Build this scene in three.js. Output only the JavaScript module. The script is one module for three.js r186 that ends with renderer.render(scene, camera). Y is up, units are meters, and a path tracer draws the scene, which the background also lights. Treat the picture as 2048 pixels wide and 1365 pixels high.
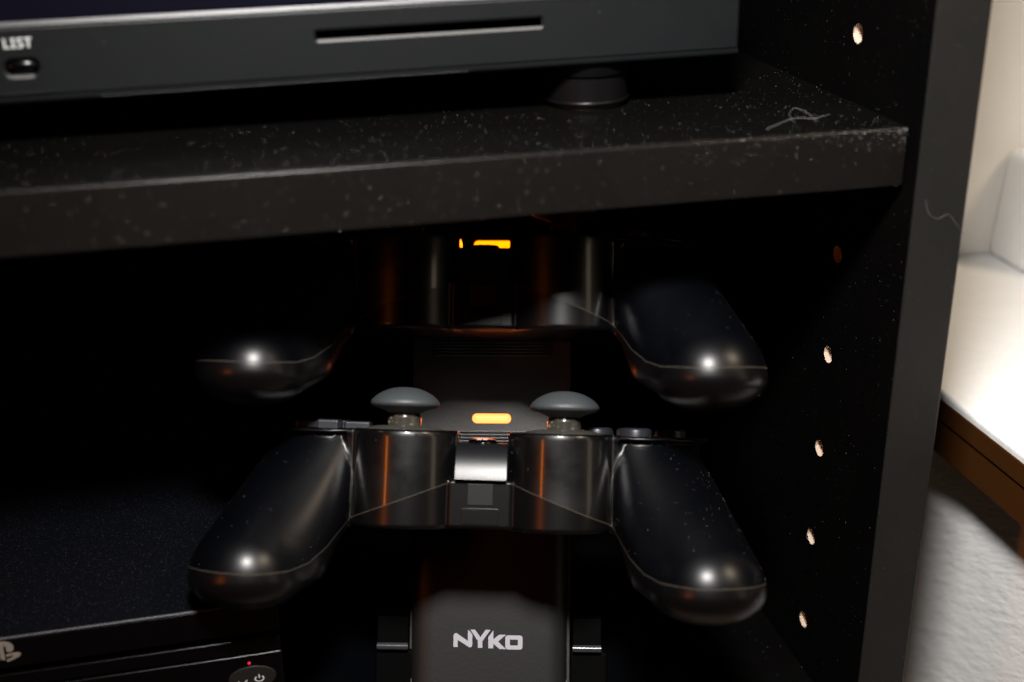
import * as THREE from 'three';
import { RoundedBoxGeometry } from 'three/addons/geometries/RoundedBoxGeometry.js';
import { FontLoader } from 'three/addons/loaders/FontLoader.js';
import { TextGeometry } from 'three/addons/geometries/TextGeometry.js';
import { mergeGeometries } from 'three/addons/utils/BufferGeometryUtils.js';
import { RectAreaLightUniformsLib } from 'three/addons/lights/RectAreaLightUniformsLib.js';

// All lengths below are written in millimetres and turned to metres by K.
// World: the inner face of the cabinet's right side is x = 0, its front is z = 0, the top of the shelf is y = 0.
const K = 0.001;
const scene = new THREE.Scene();
scene.background = new THREE.Color(0, 0, 0);

// ---------- camera ----------
const camera = new THREE.PerspectiveCamera(29.561, 1024 / 682, 0.01, 20);
camera.rotation.order = 'YXZ';
camera.rotation.set(-0.400, -0.2310, -0.0103);
camera.position.set(-175.46 * K, 79.76 * K, 289.22 * K);
camera.focus = 0.392;
camera.userData.fStop = 7;

// ---------- light: the flash above the lens, and two dim lamps of the room behind it ----------
RectAreaLightUniformsLib.init();
const flash = new THREE.SpotLight(0xfdfaf6, 1.42, 0, 0.72, 0.8, 2);
flash.position.set(-155.1 * K, 269.5 * K, 211.7 * K);
flash.target.position.set(-35 * K, -80 * K, -40 * K);
flash.castShadow = true;
flash.shadow.radius = 1.5;
scene.add(flash, flash.target);
const warmLamp = new THREE.RectAreaLight(0xff7f1a, 20, 0.05, 0.3);
warmLamp.position.set(-1.08, 0.23, 0.62); warmLamp.lookAt(-0.107, -0.095, -0.03); scene.add(warmLamp);
const roomLamp = new THREE.RectAreaLight(0xffe6c8, 1.1, 0.24, 0.9);
roomLamp.position.set(0.98, 0.36, 0.85); roomLamp.lookAt(-0.107, -0.095, -0.03); scene.add(roomLamp);
const ceilingLamp = new THREE.RectAreaLight(0xffe8cc, 27, 0.4, 0.4);
ceilingLamp.position.set(0.95, 1.35, 0.7); ceilingLamp.lookAt(0.15, -0.05, -0.19); scene.add(ceilingLamp);

const renderer = new THREE.WebGLRenderer({ antialias: true });
renderer.toneMapping = THREE.LinearToneMapping;
renderer.toneMappingExposure = 1;
renderer.shadowMap.enabled = true;
renderer.setSize(1024, 682);

// ---------- helpers ----------
let seed = 20240611;
const rnd = () => { seed = (seed + 0x6D2B79F5) | 0; let t = Math.imul(seed ^ (seed >>> 15), 1 | seed); t = (t + Math.imul(t ^ (t >>> 7), 61 | t)) ^ t; return ((t ^ (t >>> 14)) >>> 0) / 4294967296; };
const V = (x, y, z) => new THREE.Vector3(x, y, z);
function mesh(name, geos, mat, parent = scene, matrix) {
  let g = Array.isArray(geos) ? (geos.length > 1 ? mergeGeometries(geos.map((q) => { const n = q.index ? q.toNonIndexed() : q.clone(); for (const k of Object.keys(n.attributes)) if (!['position', 'normal', 'uv'].includes(k)) n.deleteAttribute(k); if (!n.attributes.uv) n.setAttribute('uv', new THREE.BufferAttribute(new Float32Array(n.attributes.position.count * 2), 2)); return n; })) : geos[0]) : geos;
  g = g.clone(); if (matrix) g.applyMatrix4(matrix);
  g.scale(K, K, K);
  const m = new THREE.Mesh(g, mat); m.name = name; m.castShadow = m.receiveShadow = true; parent.add(m); return m;
}
function thing(name, label, category, [x, y, z] = [0, 0, 0], extra = {}) {
  const o = new THREE.Group(); o.name = name; o.position.set(x * K, y * K, z * K); o.userData = { label, category, ...extra }; scene.add(o); return o;
}
const box = (x0, x1, y0, y1, z0, z1, r = 0.4, s = 2) => { const g = r > 0 ? new RoundedBoxGeometry(x1 - x0, y1 - y0, z1 - z0, s, r) : new THREE.BoxGeometry(x1 - x0, y1 - y0, z1 - z0); g.translate((x0 + x1) / 2, (y0 + y1) / 2, (z0 + z1) / 2); return g; };
// texture coordinates in metres-like units from the dominant axis of each face
function boxUV(g, scale) {
  const n = g.index ? g.toNonIndexed() : g, p = n.attributes.position, nn = n.attributes.normal, uv = new Float32Array(p.count * 2);
  for (let i = 0; i < p.count; i += 3) {
    let ax = 0, ay = 0, az = 0; for (let k = 0; k < 3; k++) { ax += Math.abs(nn.getX(i + k)); ay += Math.abs(nn.getY(i + k)); az += Math.abs(nn.getZ(i + k)); }
    for (let k = 0; k < 3; k++) { const j = i + k; const [u, v] = ax > ay && ax > az ? [p.getZ(j), p.getY(j)] : ay > az ? [p.getX(j), p.getZ(j)] : [p.getX(j), p.getY(j)]; uv[j * 2] = u / scale; uv[j * 2 + 1] = v / scale; }
  }
  n.setAttribute('uv', new THREE.BufferAttribute(uv, 2)); return n;
}
// value noise, tiling, several octaves
function noiseTex(size, cells, octaves, fx = 1, fy = 1, shape = (v) => v) {
  const lat = []; for (let o = 0; o < octaves; o++) { const cx = Math.max(1, Math.round(cells * fx * 2 ** o)), cy = Math.max(1, Math.round(cells * fy * 2 ** o)); const a = new Float32Array(cx * cy); for (let i = 0; i < a.length; i++) a[i] = rnd(); lat.push([cx, cy, a]); }
  const d = new Uint8Array(size * size * 4);
  for (let y = 0; y < size; y++) for (let x = 0; x < size; x++) {
    let s = 0, w = 0;
    lat.forEach(([cx, cy, a], o) => { const u = x / size * cx, v = y / size * cy, i = Math.floor(u), j = Math.floor(v); let fu = u - i, fv = v - j; fu = fu * fu * (3 - 2 * fu); fv = fv * fv * (3 - 2 * fv); const g = (p, q) => a[(q % cy) * cx + (p % cx)]; const amp = 0.55 ** o; s += amp * ((g(i, j) * (1 - fu) + g(i + 1, j) * fu) * (1 - fv) + (g(i, j + 1) * (1 - fu) + g(i + 1, j + 1) * fu) * fv); w += amp; });
    const v = Math.max(0, Math.min(1, shape(s / w))); const k = (y * size + x) * 4; d[k] = d[k + 1] = d[k + 2] = v * 255; d[k + 3] = 255;
  }
  const t = new THREE.DataTexture(d, size, size); t.wrapS = t.wrapT = THREE.RepeatWrapping; t.magFilter = t.minFilter = THREE.LinearFilter; t.needsUpdate = true; return t;
}
// colour map: base colour with specks of dust and soft smudges (what the surface has on it)
function dustTex(size, base, dust, n, rMin, rMax, cloud = 0) {
  const f = new Float32Array(size * size);
  for (let i = 0; i < n; i++) {
    const cx = rnd() * size, cy = rnd() * size, r = rMin + (rMax - rMin) * rnd() ** 3, a = 0.25 + 0.75 * rnd(), R = Math.ceil(r + 1);
    for (let y = -R; y <= R; y++) for (let x = -R; x <= R; x++) { const q = Math.hypot(x, y); if (q > r + 0.7) continue; const k = ((Math.floor(cy + y) + size) % size) * size + ((Math.floor(cx + x) + size) % size); f[k] = Math.max(f[k], a * Math.min(1, r + 0.7 - q)); }
  }
  const nz = cloud ? noiseTex(size, 5, 4).image.data : null, d = new Uint8Array(size * size * 4), enc = (v) => 255 * (v <= 0.0031308 ? 12.92 * v : 1.055 * v ** (1 / 2.4) - 0.055);
  for (let i = 0; i < size * size; i++) { const m = Math.min(1, f[i] + (nz ? cloud * Math.max(0, nz[i * 4] / 255 - 0.35) : 0)); for (let c = 0; c < 3; c++) d[i * 4 + c] = enc(base[c] + (dust[c] - base[c]) * m); d[i * 4 + 3] = 255; }
  const t = new THREE.DataTexture(d, size, size); t.colorSpace = THREE.SRGBColorSpace; t.wrapS = t.wrapT = THREE.RepeatWrapping; t.magFilter = t.minFilter = THREE.LinearFilter; t.needsUpdate = true; return t;
}
const std = (r, g, b, rough, o = {}) => { const m = new THREE.MeshPhysicalMaterial({ roughness: rough, ...o }); m.color.setRGB(r, g, b); return m; };

// ---------- materials ----------
const fineBump = noiseTex(512, 96, 3), smudge = noiseTex(512, 6, 5, 1, 1, (v) => 0.35 + 0.6 * v), haze = noiseTex(512, 6, 5, 1, 1, (v) => 0.7 + 0.3 * v);
const strokes = noiseTex(1024, 44, 4, 0.45, 1.5); strokes.rotation = 0.5;
const M = {
  melamine: std(1, 1, 1, 0.5, { map: dustTex(1024, [0.0012, 0.00105, 0.001], [0.07, 0.066, 0.062], 500, 0.4, 1.6, 0.012), bumpMap: fineBump, bumpScale: 0.00003, specularIntensity: 0.2 }),
  edge: std(1, 1, 1, 0.3, { map: dustTex(1024, [0.0058, 0.005, 0.0046], [0.05, 0.046, 0.043], 900, 0.4, 2.2, 0.035), bumpMap: fineBump, bumpScale: 0.00003, specularIntensity: 0.45 }),
  post: std(1, 1, 1, 0.4, { map: dustTex(1024, [0.0115, 0.011, 0.0106], [0.06, 0.058, 0.055], 700, 0.4, 2.0, 0.05), bumpMap: fineBump, bumpScale: 0.00003, specularIntensity: 0.5 }),
  paleDust: std(0.34, 0.32, 0.30, 0.9),
  chipboard: std(1, 1, 1, 0.95, { map: dustTex(128, [0.50, 0.37, 0.28], [0.72, 0.58, 0.46], 300, 0.8, 4) }),
  boxFace: std(1, 1, 1, 0.45, { map: dustTex(1024, [0.0050, 0.0060, 0.0066], [0.04, 0.04, 0.04], 120, 0.5, 2.5, 0.05), bumpMap: fineBump, bumpScale: 0.000015, specularIntensity: 0.6 }),
  boxBody: std(0.002, 0.002, 0.002, 0.5),
  display: std(0.004, 0.004, 0.008, 0.12),
  metal: std(0.075, 0.075, 0.077, 0.42, { metalness: 1 }),
  trim: std(0.07, 0.07, 0.07, 0.3),
  black: std(0.0006, 0.0006, 0.0006, 0.7, { specularIntensity: 0.08 }),
  rubber: std(0.01, 0.01, 0.01, 0.55),
  ink: std(0.5, 0.53, 0.53, 0.6),
  gloss: std(0.0006, 0.0008, 0.0015, 0.375, { roughnessMap: haze, specularIntensity: 0.6 }),
  face: std(0.0016, 0.0015, 0.0017, 0.56, { roughnessMap: smudge, specularIntensity: 1, clearcoat: 0.7, clearcoatRoughness: 0.12 }),
  lower: std(0.0018, 0.0016, 0.0018, 0.3, { specularIntensity: 0.8 }),
  seam: std(0.045, 0.036, 0.024, 0.9),
  stick: std(0.038, 0.044, 0.048, 0.52, { bumpMap: fineBump, bumpScale: 0.00003 }),
  stem: std(1, 1, 1, 0.2, { map: dustTex(128, [0.02, 0.019, 0.017], [0.2, 0.18, 0.13], 70, 0.5, 3, 0.5) }),
  button: std(0.014, 0.015, 0.02, 0.35),
  bridge: std(0.006, 0.0065, 0.008, 0.36),
  sticker: std(0.006, 0.006, 0.0065, 0.45, { specularIntensity: 0.6 }),
  dock: std(0.034, 0.031, 0.029, 0.5, { bumpMap: fineBump, bumpScale: 0.00004, specularIntensity: 0.8 }),
  plate: std(0.0062, 0.0058, 0.0058, 0.5, { bumpMap: fineBump, bumpScale: 0.00002 }),
  logo: std(0.36, 0.35, 0.39, 0.5),
  silver: std(0.6, 0.6, 0.6, 0.35, { metalness: 0.6 }),
  psTop: std(1, 1, 1, 0.55, { map: dustTex(1024, [0.0011, 0.0014, 0.0026], [0.038, 0.04, 0.056], 9500, 0.5, 1.25, 0.004), bumpMap: fineBump, bumpScale: 0.00006, specularIntensity: 0.3 }),
  psGloss: std(0.0010, 0.0010, 0.0013, 0.2, { specularIntensity: 0.6 }),
  psLogo: std(0.19, 0.163, 0.14, 0.4),
  oval: std(0.008, 0.007, 0.006, 0.5),
  plaster: std(0.84, 0.84, 0.835, 0.8, { bumpMap: strokes, bumpScale: 0.0004 }),
  sillPaint: std(0.82, 0.82, 0.81, 0.6, { bumpMap: noiseTex(512, 12, 5), bumpScale: 0.0005 }),
  beige: std(0.8, 0.765, 0.71, 0.8, { bumpMap: noiseTex(512, 12, 4, 0.4, 2), bumpScale: 0.0002 }),
  wood: std(0.05, 0.0175, 0.004, 0.35),
  dust: std(0.19, 0.18, 0.17, 0.9),
  lint: std(0.13, 0.125, 0.12, 0.8),
};
const glow = (r, g, b, k) => { const m = new THREE.MeshStandardMaterial({ color: 0x000000, roughness: 0.4 }); m.emissive.setRGB(r * k, g * k, b * k); return m; };

// ================= the cabinet =================
const cabinet = thing('media_cabinet', 'black open media cabinet with one shelf and drilled right side, dusty front edges', 'cabinet', [0, -190, 0]);
{
  const at = new THREE.Matrix4().makeTranslation(0, 190, 0);
  const holeY = [18.46, -13.54, -77.54, -109.54, -141.54, -173.54, -45.54];
  const y0 = -205, y1 = 230, depth = 330;
  // side: shape in (z, y); the inner 9.5 mm carries the holes
  const s = new THREE.Shape([[0.8, y0], [depth, y0], [depth, y1], [0.8, y1]].map(([a, b]) => new THREE.Vector2(a, b)));
  for (const y of holeY) for (const z of [38.4, 290]) { const h = new THREE.Path(); h.absarc(z, y, 2.65, 0, Math.PI * 2, true); s.holes.push(h); }
  const inner = new THREE.ExtrudeGeometry(s, { depth: 9.5, bevelEnabled: false, curveSegments: 20 });
  inner.rotateY(Math.PI / 2); // (z,y,x): shape x -> -z, depth -> +x
  const outer = box(9.5, 15.1, y0, y1, -depth, -0.8, 0);
  const side = mesh('side_panel', boxUV(mergeGeometries([inner.index ? inner.toNonIndexed() : inner, outer.toNonIndexed()]), 110), M.melamine, cabinet, at);
  for (const y of holeY) for (const z of [38.4, 290]) {
    const tube = new THREE.CylinderGeometry(2.65, 2.65, 9.4, 20, 1, true); tube.rotateZ(Math.PI / 2); tube.translate(4.75, y, -z);
    const end = new THREE.CircleGeometry(2.65, 20); end.rotateY(-Math.PI / 2); end.translate(9.4, y, -z);
    const m = new THREE.Mesh(mergeGeometries([tube.toNonIndexed(), end.toNonIndexed()]).applyMatrix4(at).scale(K, K, K), M.chipboardIn ?? (M.chipboardIn = Object.assign(M.chipboard.clone(), { side: THREE.DoubleSide })));
    m.name = 'pin_hole'; m.castShadow = m.receiveShadow = true; side.add(m);
  }
  mesh('edge_band', boxUV(box(0, 15.1, y0, y1, -0.8, 0, 0.38, 3), 120), M.post, cabinet, at);
  const sh = mesh('shelf', boxUV(box(-700, -0.6, -15.4, 0, -329, -7.2, 0.3), 130), M.melamine, cabinet, at);
  { const m = mesh('edge_band', boxUV(box(-700, -0.9, -15.4, 0, -7.2, -5.2, 0.55, 4), 120), M.edge, sh, at); }
  mesh('side_panel', boxUV(box(-716, -701, y0, y1, -depth, 0, 0.4), 120), M.melamine, cabinet, at);
  mesh('bottom_board', boxUV(box(-700.5, -0.4, -205, -190, -329, -2, 0.4), 130), M.melamine, cabinet, at);
  mesh('back_board', box(-716, 15, y0, y1, -334, -330.4, 0), M.black, cabinet, at);
  mesh('top_board', boxUV(box(-700.5, -0.4, 215, 229.5, -329, -2, 0.4), 130), M.melamine, cabinet, at);
}

// ================= the set-top box on the shelf =================
{
  const t = thing('set_top_box', 'dark grey set-top box with card slot standing on the cabinet shelf', 'set-top box', [-140, 0.1, -60]);
  const at = new THREE.Matrix4().makeTranslation(-33.4, 13.2, -42).multiply(new THREE.Matrix4().makeRotationZ(0.0118)).multiply(new THREE.Matrix4().makeScale(1.045, 1.045, 1.045)).premultiply(new THREE.Matrix4().makeTranslation(140, -0.1, 60));
  // own frame: right lower front corner at 0,0,0; x to -430
  const L = -430, rr = (x0, x1, y0, y1, r, hole) => { const s = hole ? new THREE.Path() : new THREE.Shape(); s.moveTo(x0 + r, y0); s.lineTo(x1 - r, y0); s.absarc(x1 - r, y0 + r, r, -Math.PI / 2, 0); s.lineTo(x1, y1 - r); s.absarc(x1 - r, y1 - r, r, 0, Math.PI / 2); s.lineTo(x0 + r, y1); s.absarc(x0 + r, y1 - r, r, Math.PI / 2, Math.PI); s.lineTo(x0, y0 + r); s.absarc(x0 + r, y0 + r, r, Math.PI, Math.PI * 1.5); return s; };
  const f = new THREE.Shape([[L, 2.7], [-0.6, 2.7], [-0.6, 17.5], [L, 17.5]].map((p) => new THREE.Vector2(...p)));
  f.holes.push(rr(-109.5, -52.1, 10.3, 13.7, 1.1, true), rr(-180.9, -172.3, 6.4, 11.3, 2.2, true));
  const face = new THREE.ExtrudeGeometry(f, { depth: 0.7, bevelEnabled: true, bevelThickness: 0.4, bevelSize: 0.6, bevelOffset: 0, bevelSegments: 1, curveSegments: 12 });
  face.translate(0, 0, -1.2);
  const front = mesh('front_panel', boxUV(face, 120), M.boxFace, t, at);
  // rolled lower lip
  const lip = new THREE.Shape(); lip.moveTo(-6, 2.2); lip.lineTo(-0.05, 2.2); lip.lineTo(-0.15, 1.4); lip.quadraticCurveTo(-0.5, 0.2, -2.4, 0); lip.lineTo(-6, 0);
  const lg = new THREE.ExtrudeGeometry(lip, { depth: -L, bevelEnabled: false, curveSegments: 8 }); lg.rotateY(-Math.PI / 2); lg.applyMatrix4(new THREE.Matrix4().set(1, 0, 0, 0, 0, 1, 0, 0, 0, 0, 1, 0, 0, 0, 0, 1));
  // after the turn: shape x -> z, depth -> -x
  mesh('lower_lip', boxUV(lg, 120), M.boxFace, t, at);
  const ss = new THREE.Shape([[-4, 18.2], [0.1, 18.2], [0.1, 18.35], [-0.45, 19.2], [-4, 19.2]].map((p) => new THREE.Vector2(...p)));
  const sg = new THREE.ExtrudeGeometry(ss, { depth: -L, bevelEnabled: false }); sg.rotateY(-Math.PI / 2);
  mesh('accent_strip', sg, M.metal, t, at);
  mesh('display_window', box(L, 0, 19.25, 46, -4, -0.5, 0.4, 3), M.display, t, at);
  mesh('body', box(L + 0.5, -0.5, 0.6, 46, -270, -7, 1), M.boxBody, t, at);
  mesh('card_slot', box(-112, -50, 8.5, 14.5, -6.95, -4, 0), M.black, t, at);
  for (const [n, x0, x1, y] of [['slot_lip', -108.5, -53.1, 10.85], ['button_lip', -178.9, -174.3, 6.95]]) { const c = new THREE.Shape([[-1.2, y - 0.7], [0.06, y - 0.66], [0.06, y - 0.5], [-0.4, y + 0.1], [-1.2, y + 0.14]].map((p) => new THREE.Vector2(...p))); const g = new THREE.ExtrudeGeometry(c, { depth: x1 - x0, bevelEnabled: false }); g.rotateY(-Math.PI / 2); g.translate(x1, 0, 0); mesh(n, g, M.trim, t, at); }
  { const g = new THREE.CapsuleGeometry(0.16, 88, 6, 14); g.rotateZ(Math.PI / 2); g.translate(-116, 1.05, -0.32); mesh('lower_rim', g, M.boxFace, t, at); }
  const btn = new THREE.SphereGeometry(1, 32, 16); btn.scale(3.6, 1.8, 1.3); btn.translate(-176.6, 8.9, -1.5);
  mesh('list_button', btn, M.psGloss, t, at);
  mesh('groove_line', box(-230, -170.5, 2.75, 3.1, -0.25, 0.14, 0.08), M.boxFace, t, at);
  const font = await new FontLoader().loadAsync('fonts/droid/droid_sans_bold.typeface.json');
  const tg = new TextGeometry('LIST', { font, size: 2.3, depth: 0.05, curveSegments: 6, bevelEnabled: false }); tg.computeBoundingBox(); const bb = tg.boundingBox; tg.scale(6.3 / (bb.max.x - bb.min.x), 1, 1); tg.translate(-180.1, 13.4, 0.02);
  mesh('lettering', tg, M.ink, t, at);
  for (const [x, z] of [[-37.3, -14], [-391, -14], [-37.3, -230], [-391, -230]]) {
    const down = 13.2 / 1.045 + x * 0.0118;
    const lathe = new THREE.LatheGeometry([[0, 1.2 - down], [11.0, 1.2 - down], [11.5, 1.35 - down], [11.65, 1.8 - down], [11.5, 2.2 - down], [11.2, 2.5 - down], [11.2, 8.3 - down], [10.8, 8.8 - down], [12, 9.2 - down], [12, 1.2]].map(([a, b]) => new THREE.Vector2(a, b)), 48);
    lathe.translate(x, 0, z);
    const pad = new THREE.CylinderGeometry(10.2, 10.2, 1.3, 40); pad.translate(x, 0.65 - down + 0.02, z);
    const ft = mesh('foot', lathe, M.footPlastic ?? (M.footPlastic = std(0.0028, 0.0026, 0.0028, 0.36, { specularIntensity: 0.3 })), t, at); mesh('rubber_pad', pad, M.rubber, ft, at);
  }
}

// ================= game console on the cabinet floor =================
{
  const t = thing('game_console', 'black game console with speckled matte top and red standby light at lower left', 'games console', [-315, -190, -165]);
  const at = new THREE.Matrix4().makeTranslation(315, 190, 165);
  const X0 = -460, X1 = -170.4, Z1 = -20, Z0 = -310;
  mesh('top_cover', boxUV(box(X0, X1, -134.6, -125, Z0, Z1, 0.45, 3), 90), M.psTop, t, at);
  mesh('front_band', box(X0 + 0.2, X1 - 0.15, -134.5, -125.75, Z1 - 1, Z1 + 0.25, 0.2, 3), M.psGloss, t, at);
  mesh('front_edge', box(X0 + 0.2, X1 - 0.15, -125.6, -125.05, Z1 - 1, Z1 + 0.22, 0.24, 3), M.psEdge ?? (M.psEdge = std(0.06, 0.06, 0.065, 0.35)), t, at);
  mesh('disc_slot', box(X0 + 1, X1 - 1, -137.3, -134.5, Z0 + 1, Z1 - 1.6, 0), M.black, t, at);
  mesh('slot_lip', box(X0 + 0.1, X1 - 0.2, -141.6, -137.2, Z0 + 1, Z1 - 0.4, 0.5, 3), M.psGloss, t, at);
  mesh('body', box(X0, X1, -188, -142.1, Z0, Z1, 0.55, 3), M.psGloss, t, at);
  for (const x of [X0 + 12, X1 - 12]) for (const z of [Z0 + 12, Z1 - 12]) { const g = new THREE.CylinderGeometry(5, 5, 2.2, 24); g.translate(x, -188.9, z); mesh('foot', g, M.rubber, t, at); }
  const ov = new THREE.CylinderGeometry(1, 1.03, 1, 48); ov.rotateX(Math.PI / 2); ov.scale(6.5, 3.7, 0.5); ov.translate(-179.2, -149.6, Z1 + 0.2);
  const pb = mesh('power_button', ov, M.oval, t, at);
  const ring = new THREE.TorusGeometry(1.05, 0.16, 8, 28, Math.PI * 1.62); ring.rotateZ(Math.PI / 2 + Math.PI * 0.19); ring.scale(1.15, 0.85, 0.3); ring.translate(-177.3, -150.1, Z1 + 0.47);
  const bar = box(-177.45, -177.15, -149.9, -148.7, Z1 + 0.44, Z1 + 0.52, 0.03);
  mesh('power_symbol', [ring, bar], M.ink, pb, at);
  const s1 = box(-0.14, 0.14, -0.9, 0.9, 0, 0.07, 0.03); s1.rotateZ(0.25); s1.translate(-182.9, -150.9, Z1 + 0.45);
  const s2 = box(-0.14, 0.14, -1.0, 1.0, 0, 0.07, 0.03); s2.rotateZ(-0.75); s2.translate(-181.4, -150.7, Z1 + 0.45);
  mesh('eject_symbol', [s1, s2], M.ink, pb, at);
  const led = new THREE.SphereGeometry(0.42, 16, 12); led.scale(1, 1, 0.5); led.translate(-179.7, -144.7, Z1 + 0.05);
  mesh('standby_light', led, glow(1, 0.01, 0.06, 1.1), t, at);
  // emblem: upright letter with a leaning letter lying at its foot
  const P = new THREE.Shape(); P.moveTo(-0.9, -2.6); P.lineTo(-0.9, 3.1); P.bezierCurveTo(1.2, 2.9, 2.9, 2.3, 2.8, 0.6); P.bezierCurveTo(2.7, -0.6, 1.6, -0.8, 0.9, -0.4); P.lineTo(0.9, 1.2); P.lineTo(0.25, 1.6); P.lineTo(0.25, -2.95); P.closePath();
  const S = new THREE.Shape(); S.moveTo(0.6, -1.3); S.bezierCurveTo(2.2, -0.9, 4.4, -0.9, 4.3, -1.7); S.bezierCurveTo(4.1, -2.6, 2.2, -3.1, 0.6, -3.6); S.lineTo(0.6, -2.9); S.bezierCurveTo(1.6, -2.6, 2.6, -2.2, 2.4, -1.9); S.bezierCurveTo(2.1, -1.7, 1.2, -1.9, 0.6, -2.1); S.closePath();
  const S2 = new THREE.Shape(); S2.moveTo(-1.3, -1.5); S2.bezierCurveTo(-3, -1.9, -4.9, -2.3, -4.6, -3); S2.bezierCurveTo(-4.2, -3.6, -2.6, -3.5, -1.3, -3.1); S2.lineTo(-1.3, -2.5); S2.bezierCurveTo(-2.2, -2.8, -3, -2.8, -2.9, -2.6); S2.bezierCurveTo(-2.6, -2.3, -2, -2.1, -1.3, -1.9); S2.closePath();
  const eg = new THREE.ExtrudeGeometry([P, S, S2], { depth: 0.12, bevelEnabled: false, curveSegments: 10 }); eg.translate(-242.9, -128.9, Z1 + 0.27);
  mesh('emblem', eg, M.psLogo, t, at);
}

// ================= charging dock =================
// The tower leans back by TILT; the controllers stand off it square. Leaning frame: x right, y up the tower, z out of it.
const TILT = 27 * Math.PI / 180, YAW = -0.2710, O = V(-107.42, -89.09, -36.36);
const leaning = new THREE.Matrix4().makeRotationFromEuler(new THREE.Euler(-TILT, YAW, 0, 'YXZ')).setPosition(O);
const dock = thing('charging_dock', 'black two-level controller charging dock with amber lights and printed name plate', 'charging dock', [O.x, -190, -60]);
{
  dock.rotation.y = YAW; dock.updateMatrixWorld(true);
  const rootMm = new THREE.Matrix4().makeRotationY(YAW).setPosition(O.x, -190, -60), at = rootMm.clone().invert().multiply(leaning);
  // tower: slab with two window slots
  const rrp = (x0, x1, y0, y1, r, C) => { const s = new C(); s.moveTo(x0 + r, y0); s.lineTo(x1 - r, y0); s.absarc(x1 - r, y0 + r, r, -Math.PI / 2, 0); s.lineTo(x1, y1 - r); s.absarc(x1 - r, y1 - r, r, 0, Math.PI / 2); s.lineTo(x0 + r, y1); s.absarc(x0 + r, y1 - r, r, Math.PI / 2, Math.PI); s.lineTo(x0, y0 + r); s.absarc(x0 + r, y0 + r, r, Math.PI, Math.PI * 1.5); return s; };
  const ts = rrp(-25, 25, -84, 74, 5, THREE.Shape);
  for (const y of [4.3, 60.1]) ts.holes.push(rrp(-6.45, 6.45, y - 1.75, y + 1.75, 1.7, THREE.Path));
  const tw = new THREE.ExtrudeGeometry(ts, { depth: 13, bevelEnabled: true, bevelThickness: 0.3, bevelSize: 0.25, bevelSegments: 2, curveSegments: 14 }); tw.translate(0, 0, -53.3);
  mesh('tower', boxUV(tw, 60), M.dock, dock, at);
  for (const y of [4.3, 60.1]) {
    const w = mesh('light_window', box(-6.2, 6.2, y - 1.5, y + 1.5, -46, -40.5, 1.45, 4), y < 30 ? glow(5, 0.88, 0.2, 1) : glow(5, 0.76, 0.002, 1), dock, at);
    const p = V(0, y, -39).applyMatrix4(leaning).multiplyScalar(K), q = V(0, y, 0).applyMatrix4(leaning).multiplyScalar(K);
    const l = new THREE.RectAreaLight(0xff7410, 5, 0.0124, 0.003); l.position.copy(p); l.lookAt(q); scene.add(l);
  }
  // ribbed strips under each charging level
  for (const y0 of [-5.2, 24.2]) for (let i = 0; i < 6; i++) { mesh('rib', box(-18.5, 18.5, y0 + i, y0 + i + 0.62, -40.4, -38.6 + 0.12 * i, 0.2), M.rib ?? (M.rib = std(0.035, 0.033, 0.032, 0.35)), dock, at); }
  for (const y of [-10, 46]) mesh('plug', box(-4.5, 4.5, y - 2.5, y + 2.5, -40.5, -36.5, 0.6), M.boxBody, dock, at);
  // name plate
  {
    const cs = new THREE.Shape(); cs.moveTo(-24.3, -48); cs.lineTo(-24.3, -38); cs.bezierCurveTo(-24.2, -33.4, -21.5, -31.6, -16.5, -31.6); cs.lineTo(16.5, -31.6); cs.bezierCurveTo(21.5, -31.6, 24.2, -33.4, 24.3, -38); cs.lineTo(24.3, -48);
    const pg = new THREE.ExtrudeGeometry(cs, { depth: 52, bevelEnabled: true, bevelThickness: 1.2, bevelSize: 1.2, bevelOffset: -1.2, bevelSegments: 4, curveSegments: 24 }); pg.rotateX(Math.PI / 2);
    // after the turn: shape y -> z, extrusion -> y downwards
    mesh('name_plate', boxUV(pg, 60), M.plate, dock, at.clone().multiply(new THREE.Matrix4().makeTranslation(0, -29.5, 0)));
  }
  mesh('silver_corner', box(-24.35, -20.5, -90, -76.6, -46, -36.0, 0.8, 3), M.silver, dock, at);
  mesh('silver_corner', box(20.5, 24.35, -90, -76.6, -46, -36.0, 0.8, 3), M.silver, dock, at);
  const N = (zx, zy) => new THREE.Vector2((zx - 1010) / 23.65, -61.2 - (zy - 775) / 23.7);
  const poly = (...a) => new THREE.Shape(a.map(([x, y]) => N(x, y)));
  const rc = (x0, x1, y0, y1, c) => [[x0 + c, y0], [x1 - c, y0], [x1 - c * 0.3, y0 + c * 0.3], [x1, y0 + c], [x1, y1 - c], [x1 - c * 0.3, y1 - c * 0.3], [x1 - c, y1], [x0 + c, y1], [x0 + c * 0.3, y1 - c * 0.3], [x0, y1 - c], [x0, y0 + c], [x0 + c * 0.3, y0 + c * 0.3]];
  const oS = poly(...rc(1136, 1262, 808, 910, 18)); oS.holes.push(new THREE.Path(rc(1170, 1228, 838, 880, 4).map(([x, y]) => N(x, y))));
  const letters = [
    poly([757, 897], [757, 812], [764, 799], [778, 796], [862, 852], [862, 772], [878, 783], [895, 806], [895, 884], [888, 897], [874, 898], [788, 846], [788, 897]),
    poly([880, 770], [914, 770], [954, 824], [991, 770], [1027, 771], [969, 852], [969, 901], [936, 901], [936, 852]),
    poly([1012, 903], [1012, 822], [1046, 777], [1049, 777], [1049, 838], [1092, 804], [1141, 804], [1084, 854], [1141, 908], [1096, 908], [1049, 870], [1049, 903]), oS];
  for (const s of letters) { const g = new THREE.ExtrudeGeometry(s, { depth: 0.04, bevelEnabled: false }); g.translate(0, 0, -31.61); mesh('letter', g, M.logo, dock, at); }
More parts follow.
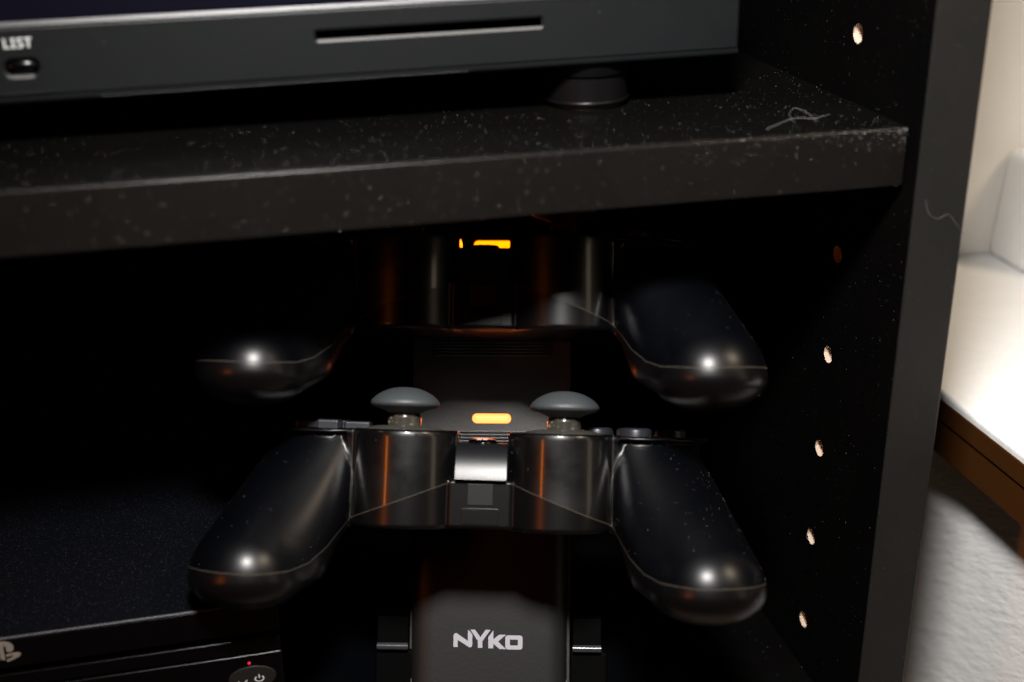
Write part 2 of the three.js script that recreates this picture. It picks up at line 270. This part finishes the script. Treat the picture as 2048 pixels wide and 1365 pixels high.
  // side arms with a round hinge pin
  for (const sx of [-1, 1]) {
    const x0 = sx < 0 ? -35 : 26.2, x1 = sx < 0 ? -25.4 : 35;
    const arm = mesh('side_arm', box(x0, x1, -66.5, -58, -44, -36.5, 0.2, 2), M.black, dock, at);
    const pin = new THREE.CylinderGeometry(1.15, 1.15, x1 - x0, 24); pin.rotateZ(Math.PI / 2); pin.translate((x0 + x1) / 2, -67.2, -36.6); mesh('hinge_pin', pin, M.pin ?? (M.pin = std(0.03, 0.03, 0.035, 0.25)), arm, at);
    mesh('arm_base', box(x0 - 1, x1 + 2, -84, -68.5, -52, -38, 1, 3), M.black, dock, at);
  }
  // foot on the cabinet floor
  const fg = new RoundedBoxGeometry(112, 12, 84, 4, 3); fg.translate(0, 6, 0); mesh('base_plate', fg, M.gloss, dock);
}

// ================= the controllers =================
// Own frame: face plane y = 0, grips towards +z. Half is mirrored in x.
const len = Math.hypot, mix = (a, b, t) => a + (b - a) * t, cl = (v) => Math.max(0, Math.min(1, v));
const smin = (a, b, k) => { const h = Math.max(k - Math.abs(a - b), 0) / k; return Math.min(a, b) - h * h * k * 0.25; };
const smax = (a, b, k) => -smin(-a, -b, k);
function roundCone(px, py, pz, a, b, r1, r2) { const bx = b[0] - a[0], by = b[1] - a[1], bz = b[2] - a[2], t = cl(((px - a[0]) * bx + (py - a[1]) * by + (pz - a[2]) * bz) / (bx * bx + by * by + bz * bz)); return len(px - a[0] - bx * t, py - a[1] - by * t, pz - a[2] - bz * t) - mix(r1, r2, t); }
function cyl(px, py, pz, cx, cz, r, y0, y1, e) { const d = len(px - cx, pz - cz) - r + e, h = Math.abs(py - (y0 + y1) / 2) - (y1 - y0) / 2 + e; return Math.min(Math.max(d, h), 0) + len(Math.max(d, 0), Math.max(h, 0)) - e; }
function rbox(px, py, pz, x0, x1, y0, y1, z0, z1, e) { const a = Math.abs(px - (x0 + x1) / 2) - (x1 - x0) / 2 + e, b = Math.abs(py - (y0 + y1) / 2) - (y1 - y0) / 2 + e, c = Math.abs(pz - (z0 + z1) / 2) - (z1 - z0) / 2 + e; return len(Math.max(a, 0), Math.max(b, 0), Math.max(c, 0)) + Math.min(0, Math.max(a, b, c)) - e; }
function sdf(x, y, z) {
  x = Math.abs(x);
  const q = y < -41 ? -41 + (y + 41) * 1.75 : y;                                // the underside of a grip is flatter than its top
  let h = roundCone(x, q, z, [50, -13.5, -9], [62.3, -41, 20], 15.2, 15.8);
  h = smin(h, roundCone(x, q, z, [43.5, -4, -6.5], [51, -35.5, 14], 11, 9.5), 5);
  let g = smin(Math.min(cyl(x, y, z, 45, -15.5, 18.5, -14, 0, 1.3), cyl(x, y, z, 45, -13, 20.4, -1.5, 0, 0.5)), h, 0.6);             // shoulder with the buttons, and the grip
  g = smax(g, y, 0.9);
  let c = rbox(x, y, z, -40, 40, -27.4, -0.25, -38, 5.5, 2.2);
  c = Math.min(c, rbox(x, y, z, -9, 9, -27.2, -13.8, -10, 9.2, 0.5));
  c = smin(c, cyl(x, y, z, 22.1, 0, 15.4, -27.6, 0, 1.1), 0.8);
  c = Math.max(c, -rbox(x, y, z, -6.9, 6.9, -13.7, 4, 0, 30, 0.4), -rbox(x, y, z, -7.2, 7.2, -3.5, 4, -60, 30, 0.4), -rbox(x, y, z, -11, 11, -3.5, 4, -60, -6, 0.4)); // well for the bridge and home button
  const under = cl((-24.5 - y) / 5);
  return smin(g, c, 0.9 + 4 * under * under);
}
const seamY = (x) => { x = Math.abs(x); const p = [[0, -13.75], [7, -13.75], [37, -25.2], [41.5, -33], [45, -36.6], [49, -38.3], [58, -38.9], [80, -38.0]]; for (let i = 1; i < p.length; i++) if (x <= p[i][0]) { const t = (x - p[i - 1][0]) / (p[i][0] - p[i - 1][0]); return mix(p[i - 1][1], p[i][1], t); } return -38; };
function controllerSurface() {
  const h = 1.05, lo = [-80, -55, -42], n = [153, 57, 80], F = new Float32Array(n[0] * n[1] * n[2]), id = (i, j, k) => (k * n[1] + j) * n[0] + i;
  for (let k = 0; k < n[2]; k++) for (let j = 0; j < n[1]; j++) for (let i = 0; i < n[0]; i++) F[id(i, j, k)] = sdf(lo[0] + i * h, lo[1] + j * h, lo[2] + k * h);
  const vi = new Int32Array(F.length).fill(-1), pos = [], cor = [[0, 0, 0], [1, 0, 0], [0, 1, 0], [1, 1, 0], [0, 0, 1], [1, 0, 1], [0, 1, 1], [1, 1, 1]], ed = [[0, 1], [2, 3], [4, 5], [6, 7], [0, 2], [1, 3], [4, 6], [5, 7], [0, 4], [1, 5], [2, 6], [3, 7]];
  for (let k = 0; k < n[2] - 1; k++) for (let j = 0; j < n[1] - 1; j++) for (let i = 0; i < n[0] - 1; i++) {
    const v = cor.map(([a, b, c]) => F[id(i + a, j + b, k + c)]); let s = 0; for (const q of v) if (q < 0) s++; if (s === 0 || s === 8) continue;
    let x = 0, y = 0, z = 0, m = 0; for (const [a, b] of ed) if ((v[a] < 0) !== (v[b] < 0)) { const t = v[a] / (v[a] - v[b]); x += mix(cor[a][0], cor[b][0], t); y += mix(cor[a][1], cor[b][1], t); z += mix(cor[a][2], cor[b][2], t); m++; }
    vi[id(i, j, k)] = pos.length; pos.push([lo[0] + (i + x / m) * h, lo[1] + (j + y / m) * h, lo[2] + (k + z / m) * h]);
  }
  const e = 0.12, grad = (p) => { const g = [sdf(p[0] + e, p[1], p[2]) - sdf(p[0] - e, p[1], p[2]), sdf(p[0], p[1] + e, p[2]) - sdf(p[0], p[1] - e, p[2]), sdf(p[0], p[1], p[2] + e) - sdf(p[0], p[1], p[2] - e)], l = len(...g) || 1; return g.map((q) => q / l).concat(l / (2 * e)); };
  const nor = pos.map((p) => { for (let t = 0; t < 4; t++) { const g = grad(p), d = Math.max(-0.5, Math.min(0.5, sdf(...p) / Math.max(g[3], 0.3))); for (let c = 0; c < 3; c++) p[c] -= g[c] * d; } return grad(p).slice(0, 3); });
  const tri = [];
  const quad = (a, b, c, d, flip) => { if (a < 0 || b < 0 || c < 0 || d < 0) return; if (flip) tri.push([a, c, b], [a, d, c]); else tri.push([a, b, c], [a, c, d]); };
  for (let k = 1; k < n[2] - 1; k++) for (let j = 1; j < n[1] - 1; j++) for (let i = 1; i < n[0] - 1; i++) {
    const f0 = F[id(i, j, k)] < 0;
    if (f0 !== F[id(i + 1, j, k)] < 0) quad(vi[id(i, j - 1, k - 1)], vi[id(i, j, k - 1)], vi[id(i, j, k)], vi[id(i, j - 1, k)], !f0);
    if (f0 !== F[id(i, j + 1, k)] < 0) quad(vi[id(i - 1, j, k - 1)], vi[id(i - 1, j, k)], vi[id(i, j, k)], vi[id(i, j, k - 1)], !f0);
    if (f0 !== F[id(i, j, k + 1)] < 0) quad(vi[id(i - 1, j - 1, k)], vi[id(i, j - 1, k)], vi[id(i, j, k)], vi[id(i - 1, j, k)], !f0);
  }
  return tri.map((t) => t.map((q) => ({ p: pos[q], n: nor[q] })));
}
// cuts triangles along f = 0: [where f > 0, where f < 0, cut segments]
function cut(tris, f) {
  const A = [], B = [], S = [], mid = (a, b, t) => ({ p: a.p.map((q, i) => mix(q, b.p[i], t)), n: a.n.map((q, i) => mix(q, b.n[i], t)) });
  for (const t of tris) {
    const d = t.map((v) => f(...v.p)); if (d.every((q) => q >= 0)) { A.push(t); continue; } if (d.every((q) => q < 0)) { B.push(t); continue; }
    const up = [], dn = [], cr = [];
    for (let i = 0; i < 3; i++) { const j = (i + 1) % 3; (d[i] >= 0 ? up : dn).push(t[i]); if ((d[i] >= 0) !== (d[j] >= 0)) { const m = mid(t[i], t[j], d[i] / (d[i] - d[j])); up.push(m); dn.push(m); cr.push(m); } }
    for (const [pl, out] of [[up, A], [dn, B]]) for (let i = 2; i < pl.length; i++) out.push([pl[0], pl[i - 1], pl[i]]);
    if (cr.length === 2) S.push(cr);
  }
  return [A, B, S];
}
function geoOf(tris) { const p = new Float32Array(tris.length * 9), q = new Float32Array(tris.length * 9); tris.forEach((t, i) => t.forEach((v, j) => { p.set(v.p, i * 9 + j * 3); q.set(v.n, i * 9 + j * 3); })); const g = new THREE.BufferGeometry(); g.setAttribute('position', new THREE.BufferAttribute(p, 3)); g.setAttribute('normal', new THREE.BufferAttribute(q, 3)); const w = new Float32Array(tris.length * 6); tris.forEach((t, i) => t.forEach((v, j) => w.set([(v.p[0] + v.p[2] * 0.6) / 70, (v.p[1] + v.p[2] * 0.6) / 70], i * 6 + j * 2))); g.setAttribute('uv', new THREE.BufferAttribute(w, 2)); return g; }
// a thin raised thread of dirt along the joint
function seamGeo(segs, w, h) {
  const p = [], q = [];
  for (const [a, b] of segs) {
    const A = V(...a.p), B = V(...b.p), d = B.clone().sub(A); if (d.length() < 1e-4) continue; d.normalize();
    const nA = V(...a.n).normalize(), nB = V(...b.n).normalize(), sA = d.clone().cross(nA).normalize(), sB = d.clone().cross(nB).normalize();
    const ring = (P, n, s) => [P.clone().addScaledVector(s, w).addScaledVector(n, -0.05), P.clone().addScaledVector(n, h), P.clone().addScaledVector(s, -w).addScaledVector(n, -0.05)];
    const ra = ring(A, nA, sA), rb = ring(B, nB, sB);
    for (const i of [0, 1]) for (const [x, y, z] of [[ra[i], rb[i], rb[i + 1]], [ra[i], rb[i + 1], ra[i + 1]]]) { for (const v of [x, y, z]) p.push(v.x, v.y, v.z); for (let c = 0; c < 3; c++) q.push(nA.x, nA.y, nA.z); }
  }
  const g = new THREE.BufferGeometry(); g.setAttribute('position', new THREE.Float32BufferAttribute(p, 3)); g.setAttribute('normal', new THREE.Float32BufferAttribute(q, 3)); g.setAttribute('uv', new THREE.Float32BufferAttribute(new Float32Array(p.length / 3 * 2), 2)); return g;
}
const controllers = [];
{
  const surf = controllerSurface();
  const [upper, lower, seam1] = cut(surf, (x, y) => y - seamY(x));
  const [rGrip, rest, seamR] = cut(upper, (x) => x - 37), [lGrip, mid, seamL] = cut(rest, (x) => -37 - x);
  const c = new THREE.Group(); c.name = 'game_controller'; scene.add(c);
  c.rotation.set(-TILT, YAW, -0.02, 'YXZ'); c.position.copy(O).multiplyScalar(K);
  mesh('face_shell', geoOf(mid), M.face, c); mesh('lower_shell', geoOf(lower), M.lower, c);
  const gL = mesh('grip_shell', geoOf(lGrip), M.gloss, c), gR = mesh('grip_shell', geoOf(rGrip), M.gloss, c);
  mesh('seam', seamGeo(seam1, 0.17, 0.05), M.seam, c);
  mesh('seam', seamGeo([...seamL, ...seamR].filter(([a]) => a.p[2] > -30), 0.14, 0.05), M.seam, c);
  // sticks
  for (const x of [-23, 23]) {
    const st = new THREE.Group(); st.name = 'thumbstick'; c.add(st);
    const L = (pts, seg = 64) => { const s = new THREE.SplineCurve(pts.map(([a, b]) => new THREE.Vector2(a, b))); const g = new THREE.LatheGeometry(s.getPoints(90), seg); g.translate(x, 0, 0); return g; };
    mesh('cap', L([[0.01, 4.6], [4.2, 4.7], [5.4, 5.2], [7.2, 5.9], [9.2, 6.5], [9.85, 7.1], [9.95, 7.7], [9.5, 8.6], [7.8, 10.1], [5.0, 11.5], [2.4, 12.1], [0.01, 12.25]]), M.stick, st);
    const stem = new THREE.LatheGeometry([[4.9, -3], [4.9, 3.4], [4.6, 3.9], [4.4, 5.0]].map((q) => new THREE.Vector2(...q)), 48); stem.translate(x, 0, 0); mesh('stem', stem, M.stem, st);
    const bez = new THREE.LatheGeometry([[11.2, 0.0], [10.6, 0.5], [8, 1.0], [6.2, 1.15], [5.0, 1.1]].map((q) => new THREE.Vector2(...q)), 64); bez.translate(x, 0, 0); mesh('collar', bez, M.collar ?? (M.collar = std(0.03, 0.027, 0.023, 0.6)), st);
  }
  // direction pad (four keys) and action buttons
  for (let k = 0; k < 4; k++) { const g = box(-3.2, 3.2, -1, k % 2 ? 2.1 : 2.4, 3.4, 11.2, 0.7, 4); g.rotateY(k * Math.PI / 2); g.translate(-45, 0, -9); mesh('direction_key', g, M.button, c); }
  for (let k = 0; k < 4; k++) { const a = k * Math.PI / 2, g = new THREE.LatheGeometry([[0.01, 2.3], [3.4, 2.25], [4.2, 2.0], [4.6, 1.4], [4.6, -1]].map((q) => new THREE.Vector2(...q)), 40); g.translate(43.4 + 10.6 * Math.sin(a), 0, -9 + 10.6 * Math.cos(a)); mesh('action_button', g, M.button, c); }
  // bridge between the barrels, home button, front panel
  const bs = new THREE.Shape(); bs.moveTo(-6, -3.2); bs.lineTo(2.2, -3.2); bs.bezierCurveTo(7.2, -3.4, 10.0, -6.6, 11.4, -13.4); bs.lineTo(10.8, -13.65); bs.lineTo(-6, -13.65);
  const bg = new THREE.ExtrudeGeometry(bs, { depth: 14.4, bevelEnabled: false, curveSegments: 30 }); bg.rotateY(-Math.PI / 2); bg.translate(7.2, 0, 0);
  mesh('bridge', bg, M.bridge, c);
  const hb = new THREE.LatheGeometry([[0.01, 0.75], [3.2, 0.7], [3.9, 0.45], [4.2, 0], [4.2, -1.4]].map((q) => new THREE.Vector2(...q)), 40); hb.rotateX(0.12); hb.translate(-0.2, -2.85, 0.8); const home = mesh('home_button', hb, M.psGloss, c);
  const mk = [box(-1.6, -0.3, 0.72, 0.8, -1.2, 1.5, 0.03), box(0.1, 1.5, 0.72, 0.8, -0.6, 1.5, 0.03)]; for (const g of mk) { g.rotateX(0.12); g.translate(-0.2, -2.85, 0.8); } mesh('symbol', mk, M.ink, home);
  mesh('front_inset', box(-3.6, 3.6, -20.6, -14.6, 8.9, 9.5, 0.15), M.sticker, c);
  mesh('inset_frame', box(-5.2, 5.2, -26, -21.4, 8.9, 9.4, 0.15), M.lower, c);
  // shoulder buttons on the far side
  for (const x of [-46.5, 46.5]) { mesh('shoulder_button', box(x - 10, x + 10, -8, -2, -42, -33, 1.8, 4), M.gloss, c); mesh('trigger', box(x - 10, x + 10, -20, -9.5, -44, -32, 3, 4), M.gloss, c); }
  c.userData = { label: 'lower black game controller, grey thumbsticks lit in front of the amber light', category: 'game controller' };
  const u = c.clone(); u.name = 'game_controller_001'; scene.add(u);
  u.rotation.z = -0.006; u.position.copy(V(0, 56.2, 0).applyMatrix4(leaning)).multiplyScalar(K);
  u.userData = { label: 'upper black game controller mostly in shadow close beneath the shelf', category: 'game controller' };
  controllers.push(c, u);
  // dust that has settled on the shells
  const bit = new THREE.IcosahedronGeometry(1, 0);
  const dusty = (host, tris, nSpecks, ok) => {
    const im = new THREE.InstancedMesh(bit, M.dust, nSpecks), m4 = new THREE.Matrix4(); let k = 0, guard = 0;
    while (k < nSpecks && guard++ < 200000) { const t = tris[Math.floor(rnd() * tris.length)], v = t[0]; if (v.n[1] + v.n[2] < 0.1 || rnd() > ok(v.p)) continue; const w = [rnd(), rnd(), rnd()], s = w[0] + w[1] + w[2]; const p = [0, 1, 2].map((i) => (t[0].p[i] * w[0] + t[1].p[i] * w[1] + t[2].p[i] * w[2]) / s), r = (0.025 + 0.07 * rnd() ** 3) * K; m4.makeScale(r, r, r).setPosition(p[0] * K, p[1] * K, p[2] * K); im.setMatrixAt(k++, m4); }
    im.count = k; im.name = 'dust'; im.userData.kind = 'stuff'; host.add(im);
  };
  dusty(c, rGrip, 480, (p) => p[1] > -26 ? cl((p[0] - 36) / 20 * 0.6 + 0.25) : 0.25);
  dusty(c, lGrip, 120, () => 0.5); dusty(c, mid, 60, () => 0.4);
  dusty(u, rGrip, 160, (p) => cl((p[0] - 45) / 20));
}

// ================= what stands to the right of the cabinet =================
{
  const wall = mesh('wall', boxUV(box(74, 700, -420, -112, -400, 60, 0), 130), M.plaster); wall.userData.kind = 'structure';
  const back = mesh('back_wall', boxUV(box(16, 900, -109, 700, -240, -190, 0), 140), M.beige); back.userData.kind = 'structure';
  const floor = mesh('floor', box(-1500, 1500, -440, -420, -500, 2500, 0), std(0.12, 0.08, 0.05, 0.5)); floor.userData.kind = 'structure';
  const sill = thing('ledge', 'white painted ledge with dark brown wooden edge trim to the right of the cabinet', 'ledge', [380, -127, -100]);
  const at = new THREE.Matrix4().makeTranslation(-380, 127, 100);
  mesh('ledge_top', boxUV(box(59, 700, -116, -109.6, -196, 90, 1.6, 4), 140), M.sillPaint, sill, at);
  const bd = mesh('edge_trim', box(58.6, 66, -119.8, -112.4, -196, 88, 0.5, 3), M.wood, sill, at);
  mesh('trim_board', box(59.4, 73.9, -133, -120.1, -196, 88, 0.6, 3), M.wood, sill, at);
  const blk = thing('plaster_block', 'white plastered upright block with rounded top standing on the ledge against the wall', 'plaster block', [196, -109.6, -172]);
  const bgm = new RoundedBoxGeometry(88, 48, 34, 6, 4.5); bgm.translate(0, 24, 0);
  { const p = bgm.attributes.position; for (let i = 0; i < p.count; i++) p.setX(i, p.getX(i) + p.getY(i) * 0.07); }
  mesh('block', boxUV(bgm, 120), M.sillPaint, blk);
}

// ================= dust and lint =================
{
  const bit = new THREE.IcosahedronGeometry(1, 0), m4 = new THREE.Matrix4(), q = new THREE.Quaternion();
  const scatter = (name, label, n, fn, mat = M.dust) => { const im = new THREE.InstancedMesh(bit, mat, n); for (let i = 0; i < n; i++) { const [x, y, z, r, nx, ny, nz] = fn(); const s = r * K; m4.compose(V(x * K, y * K, z * K), q, V(s * (nx ? 0.4 : 1), s * (ny ? 0.4 : 1), s * (nz ? 0.4 : 1))); im.setMatrixAt(i, m4); } im.name = name; im.userData = { label, category: 'dust', kind: 'stuff' }; scene.add(im); };
  const size = () => 0.035 + 0.11 * rnd() ** 4;
  scatter('shelf_dust', 'fine pale dust scattered over the top of the cabinet shelf', 2300, () => { const z = -5.6 - 75 * rnd() ** 1.6; return [-1.5 - 245 * rnd() ** 1.2, 0.05, z, size(), 0, 1, 0]; });
  scatter('shelf_edge_dust', 'grey dust clinging to the front edge of the shelf', 900, () => { const near = rnd() < 0.5; return [near ? -1.5 - 62 * rnd() ** 2.2 : -1.5 - 245 * rnd(), near ? -5.5 * rnd() ** 3.2 - 0.1 : -0.2 - 15 * rnd() ** 1.3, -5.16, size() * 0.85, 0, 0, 1]; }, M.paleDust);
  scatter('panel_dust', 'fine pale dust on the inner face of the cabinet side', 620, () => [-0.03, -160 + 240 * rnd(), -3 - 90 * rnd() ** 1.7, size() * 0.75, 1, 0, 0]);
  const hair = (name, label, pts, r) => { const c = new THREE.CatmullRomCurve3(pts.map((p) => V(...p))); const m = mesh(name, new THREE.TubeGeometry(c, 60, r, 6), M.lint); m.userData = { label, category: 'lint' }; };
  hair('lint_fibre', 'pale curled lint fibre lying on the right end of the shelf', [[-37, 0.2, -12.5], [-31, 0.5, -17], [-25, 0.9, -19.5], [-21, 0.6, -19], [-17.5, 0.8, -20], [-14.5, 0.5, -22.5]], 0.075);
  hair('lint_fibre_001', 'small looped lint fibre standing up on the shelf beside the curled one', [[-27, 0.2, -17], [-26, 1.2, -23], [-23.5, 2.2, -25], [-21.5, 1.5, -22], [-20.5, 0.2, -17.5]], 0.05);
  hair('lint_fibre_002', 'thin thread of lint hanging across the front edge of the cabinet side', [[3.0, -18, 0.1], [4.2, -21.5, 0.18], [7, -23.5, 0.2], [10, -22.5, 0.2], [13, -25.5, 0.3], [15.6, -28.5, 0.2]], 0.04);
}
renderer.render(scene, camera);
